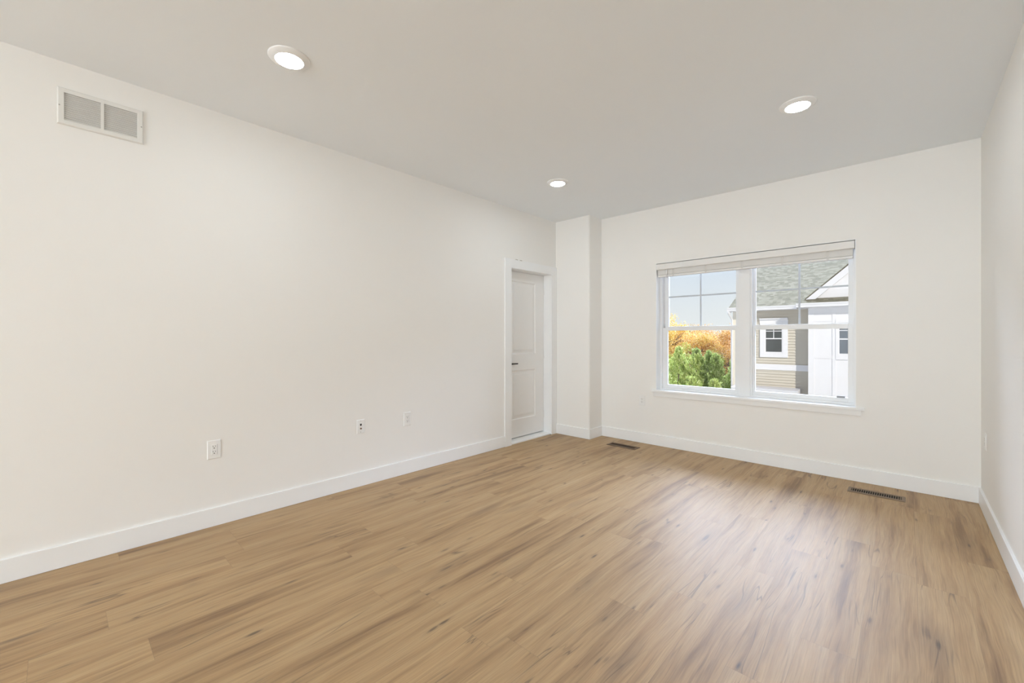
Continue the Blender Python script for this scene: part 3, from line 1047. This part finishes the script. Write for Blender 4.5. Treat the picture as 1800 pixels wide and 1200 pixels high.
def arborvitae(x, y, top, rad, label, n=12600, seed=0):
    rnd = random.Random(seed)
    r = empty('arborvitae', (x, y, GZ), label, 'evergreen tree', 'arborvitae row below the window')
    MB().tube([(x, y, GZ), (x, y, GZ + (top - GZ) * 0.9)], [0.08, 0.01], 7).build('trunk', M['bark'], r)
    h = top - GZ
    m = MB()
    # upright plumes: each one a feathery cone of flat sprays, stacked into a pointed crown
    nb = 210
    k = n // nb
    for b in range(nb):
        t = rnd.random() ** 0.8
        rr = 1.3 * rad * (1 - t) ** 0.95 * (0.6 + 0.45 * rnd.random())
        a = rnd.random() * 2 * math.pi
        base = Vector((x + math.cos(a) * rr, y + math.sin(a) * rr, GZ + 0.1 + t * (h - 0.55)))
        ph = 0.30 + 0.25 * rnd.random()
        lean = Vector((math.cos(a), math.sin(a), 0)) * (0.05 + (0.16 + 0.24 * rnd.random()) * min(1.0, rr / 0.45))
        tip = base + Vector((0, 0, ph)) + lean
        if tip.z > top - 0.12: tip.z = top - 0.12 - 0.1 * rnd.random()
        pr = 0.075 + 0.05 * rnd.random()
        for q in range(k):
            s = rnd.random() ** 0.85
            aa = rnd.random() * 2 * math.pi
            side = Vector((math.cos(aa), math.sin(aa), 0))
            p = base.lerp(tip, s) + side * pr * (1 - s) * 0.75 * rnd.random()
            d = side * (0.75 * (1 - s) + 0.12) + Vector((0, 0, 0.8)) + Vector((rnd.gauss(0, .2), rnd.gauss(0, .2), rnd.gauss(0, .2)))
            spray_card(m, p, d, Vector((rnd.gauss(0, 1), rnd.gauss(0, 1), rnd.gauss(0, 1))), 0.075 + 0.06 * rnd.random(), 0.013 + 0.010 * rnd.random())
    # leader
    for q in range(160):
        s = rnd.random() ** 1.2
        aa = rnd.random() * 2 * math.pi
        side = Vector((math.cos(aa), math.sin(aa), 0))
        p = Vector((x, y, top - 0.10 - 0.6 * s)) + side * 0.12 * s * rnd.random()
        d = side * (0.35 + 0.4 * s) + Vector((0, 0, 0.9))
        spray_card(m, p, d, Vector((rnd.gauss(0, 1), rnd.gauss(0, 1), 0)), 0.10, 0.017)
    m.build('foliage', M['arbor'], r, fix=False)
    return r


def branches(mb, p, d, ln, rd, depth, rnd, tips, spread=0.6):
    q = p + d * ln
    mid = p + d * ln * 0.5 + Vector((rnd.gauss(0, .05), rnd.gauss(0, .05), 0)) * ln
    mb.tube([p, mid, q], [rd, rd * 0.85, rd * 0.68], 5, cap=False)
    tips.append(q)
    if depth == 0: return
    for k in range(3 if depth > 1 else 3):
        nd = (d + Vector((rnd.gauss(0, spread), rnd.gauss(0, spread), rnd.gauss(0.12, spread * 0.5)))).normalized()
        branches(mb, q.lerp(p, 0.25 * rnd.random()), nd, ln * (0.62 + 0.2 * rnd.random()), rd * 0.62, depth - 1, rnd, tips, spread)


def leafy_tree(x, y, top, rad, mt, label, group, n=3600, leaf=0.11, seed=0, zlow=None, thin=0.0, name='autumn_tree'):
    rnd = random.Random(seed)
    r = empty(name, (x, y, GZ), label, 'tree', group)
    h = top - GZ
    m = MB()
    tips = []
    branches(m, Vector((x, y, GZ - 0.05)), Vector((0, 0, 1)), h * 0.30, 0.05 + 0.018 * h, 4, rnd, tips, 0.5)
    sc = []
    for p in m.v:                                   # keep the limbs inside the crown
        if p.z > top - 0.3: p.z = top - 0.3 - 0.2 * rnd.random()
    m.build('trunk', M['bark'], r, fix=False)
    if mt is not None:
        m = MB()
        zl = GZ + 0.22 * h if zlow is None else zlow
        cz, rz = (zl + top) / 2, (top - zl) / 2
        clumps = []
        for k in range(46):
            while True:
                q = Vector((rnd.uniform(-1, 1), rnd.uniform(-1, 1), rnd.uniform(-1, 1)))
                if 0.25 < q.length < 0.92: break
            clumps.append((Vector((x + q.x * rad, y + q.y * rad, cz + q.z * rz)), rad * rnd.uniform(0.16, 0.30)))
        for q in range(n):
            c, cr = clumps[rnd.randrange(len(clumps))]
            p = c + Vector((rnd.gauss(0, .55), rnd.gauss(0, .55), rnd.gauss(0, .5))) * cr
            if p.z > top: continue
            d = Vector((rnd.gauss(0, 1), rnd.gauss(0, 1), rnd.gauss(0, .7)))
            spray_card(m, p, d, Vector((rnd.gauss(0, 1), rnd.gauss(0, 1), rnd.gauss(0, 1))), leaf * (0.8 + 0.7 * rnd.random()), leaf * 0.38)
        m.build('foliage', mt, r, fix=False)
    return r


arbs = [(-4.53, 20.0, 0.88, 0.85, 'tallest pointed green arborvitae at the left of the row'),
        (-3.76, 20.1, 0.82, 0.80, 'pointed green arborvitae second from the left tip, before orange trees'),
        (-3.28, 20.3, 0.70, 0.75, 'green arborvitae at the middle of the row'),
        (-2.88, 20.0, 0.58, 0.75, 'green arborvitae left of the dark gap near the house'),
        (-2.25, 20.6, 0.46, 0.62, 'darker arborvitae beside the neighbouring house corner'),
        (-5.15, 19.8, 0.10, 0.85, 'short green arborvitae at the left window edge'),
        (-3.35, 18.4, -0.35, 0.85, 'low front arborvitae under the tallest two'),
        (-2.45, 18.5, -0.40, 0.72, 'low front arborvitae next to the downspout'),
        (-4.35, 18.3, -0.30, 0.85, 'low front arborvitae at the bottom left of the pane')]
for i, (x, y, t_, r_, lb) in enumerate(arbs):
    arborvitae(x, y, t_, r_, lb, seed=20 + i)

GRP = 'autumn trees behind the arborvitae'
at = [(-9.9, 31.0, 3.05, 1.7, 'yellow', 'tall golden-yellow tree at the left edge of the view'),
      (-8.0, 31.5, 1.75, 2.0, 'orange', 'orange tree next to the tall golden one'),
      (-6.7, 30.0, 1.55, 1.7, 'yellow', 'golden tree at the middle of the left pane'),
      (-5.4, 29.5, 1.75, 1.6, 'orange', 'deep orange tree left of the house eave'),
      (-10.4, 39.0, 2.45, 2.4, 'orange', 'distant orange tree seen under the window grille'),
      (-8.1, 40.0, 2.25, 2.2, 'orange', 'distant orange tree right of the grille bar'),
      (-12.6, 41.0, 2.55, 2.4, 'yellow', 'distant golden tree behind the tall one'),
      (-6.55, 36.0, 2.75, 1.0, 'orange', 'small bright orange tree just left of the house'),
      (-6.2, 25.0, 0.98, 1.05, 'lime', 'yellow-green bushy tree behind the left arborvitae'),
      (-5.0, 26.0, 0.55, 1.0, 'lime', 'low yellow-green bush between the arborvitae tips'),
      (-3.6, 27.0, 1.25, 1.1, 'orange', 'rusty orange tree beside the house corner')]
for i, (x, y, t_, r_, k, lb) in enumerate(at):
    leafy_tree(x, y, t_, r_, M[k], lb, GRP, n=9500 if k != 'lime' else 7000, leaf=0.085 if y > 28 else 0.065, seed=60 + i, zlow=GZ + 0.25 * (t_ - GZ))
GB_ = 'bare trees on the skyline'
for i, (x, y, t_, lb) in enumerate([(-17.0, 55.0, 4.3, 'bare grey-brown tree nearest the golden tree'), (-14.6, 56.0, 3.7, 'bare tree behind the grille bar'), (-11.4, 57.0, 3.4, 'bare tree left of the house eave')]):
    leafy_tree(x, y, t_, 2.0, None, lb, GB_, seed=90 + i, name='bare_tree')
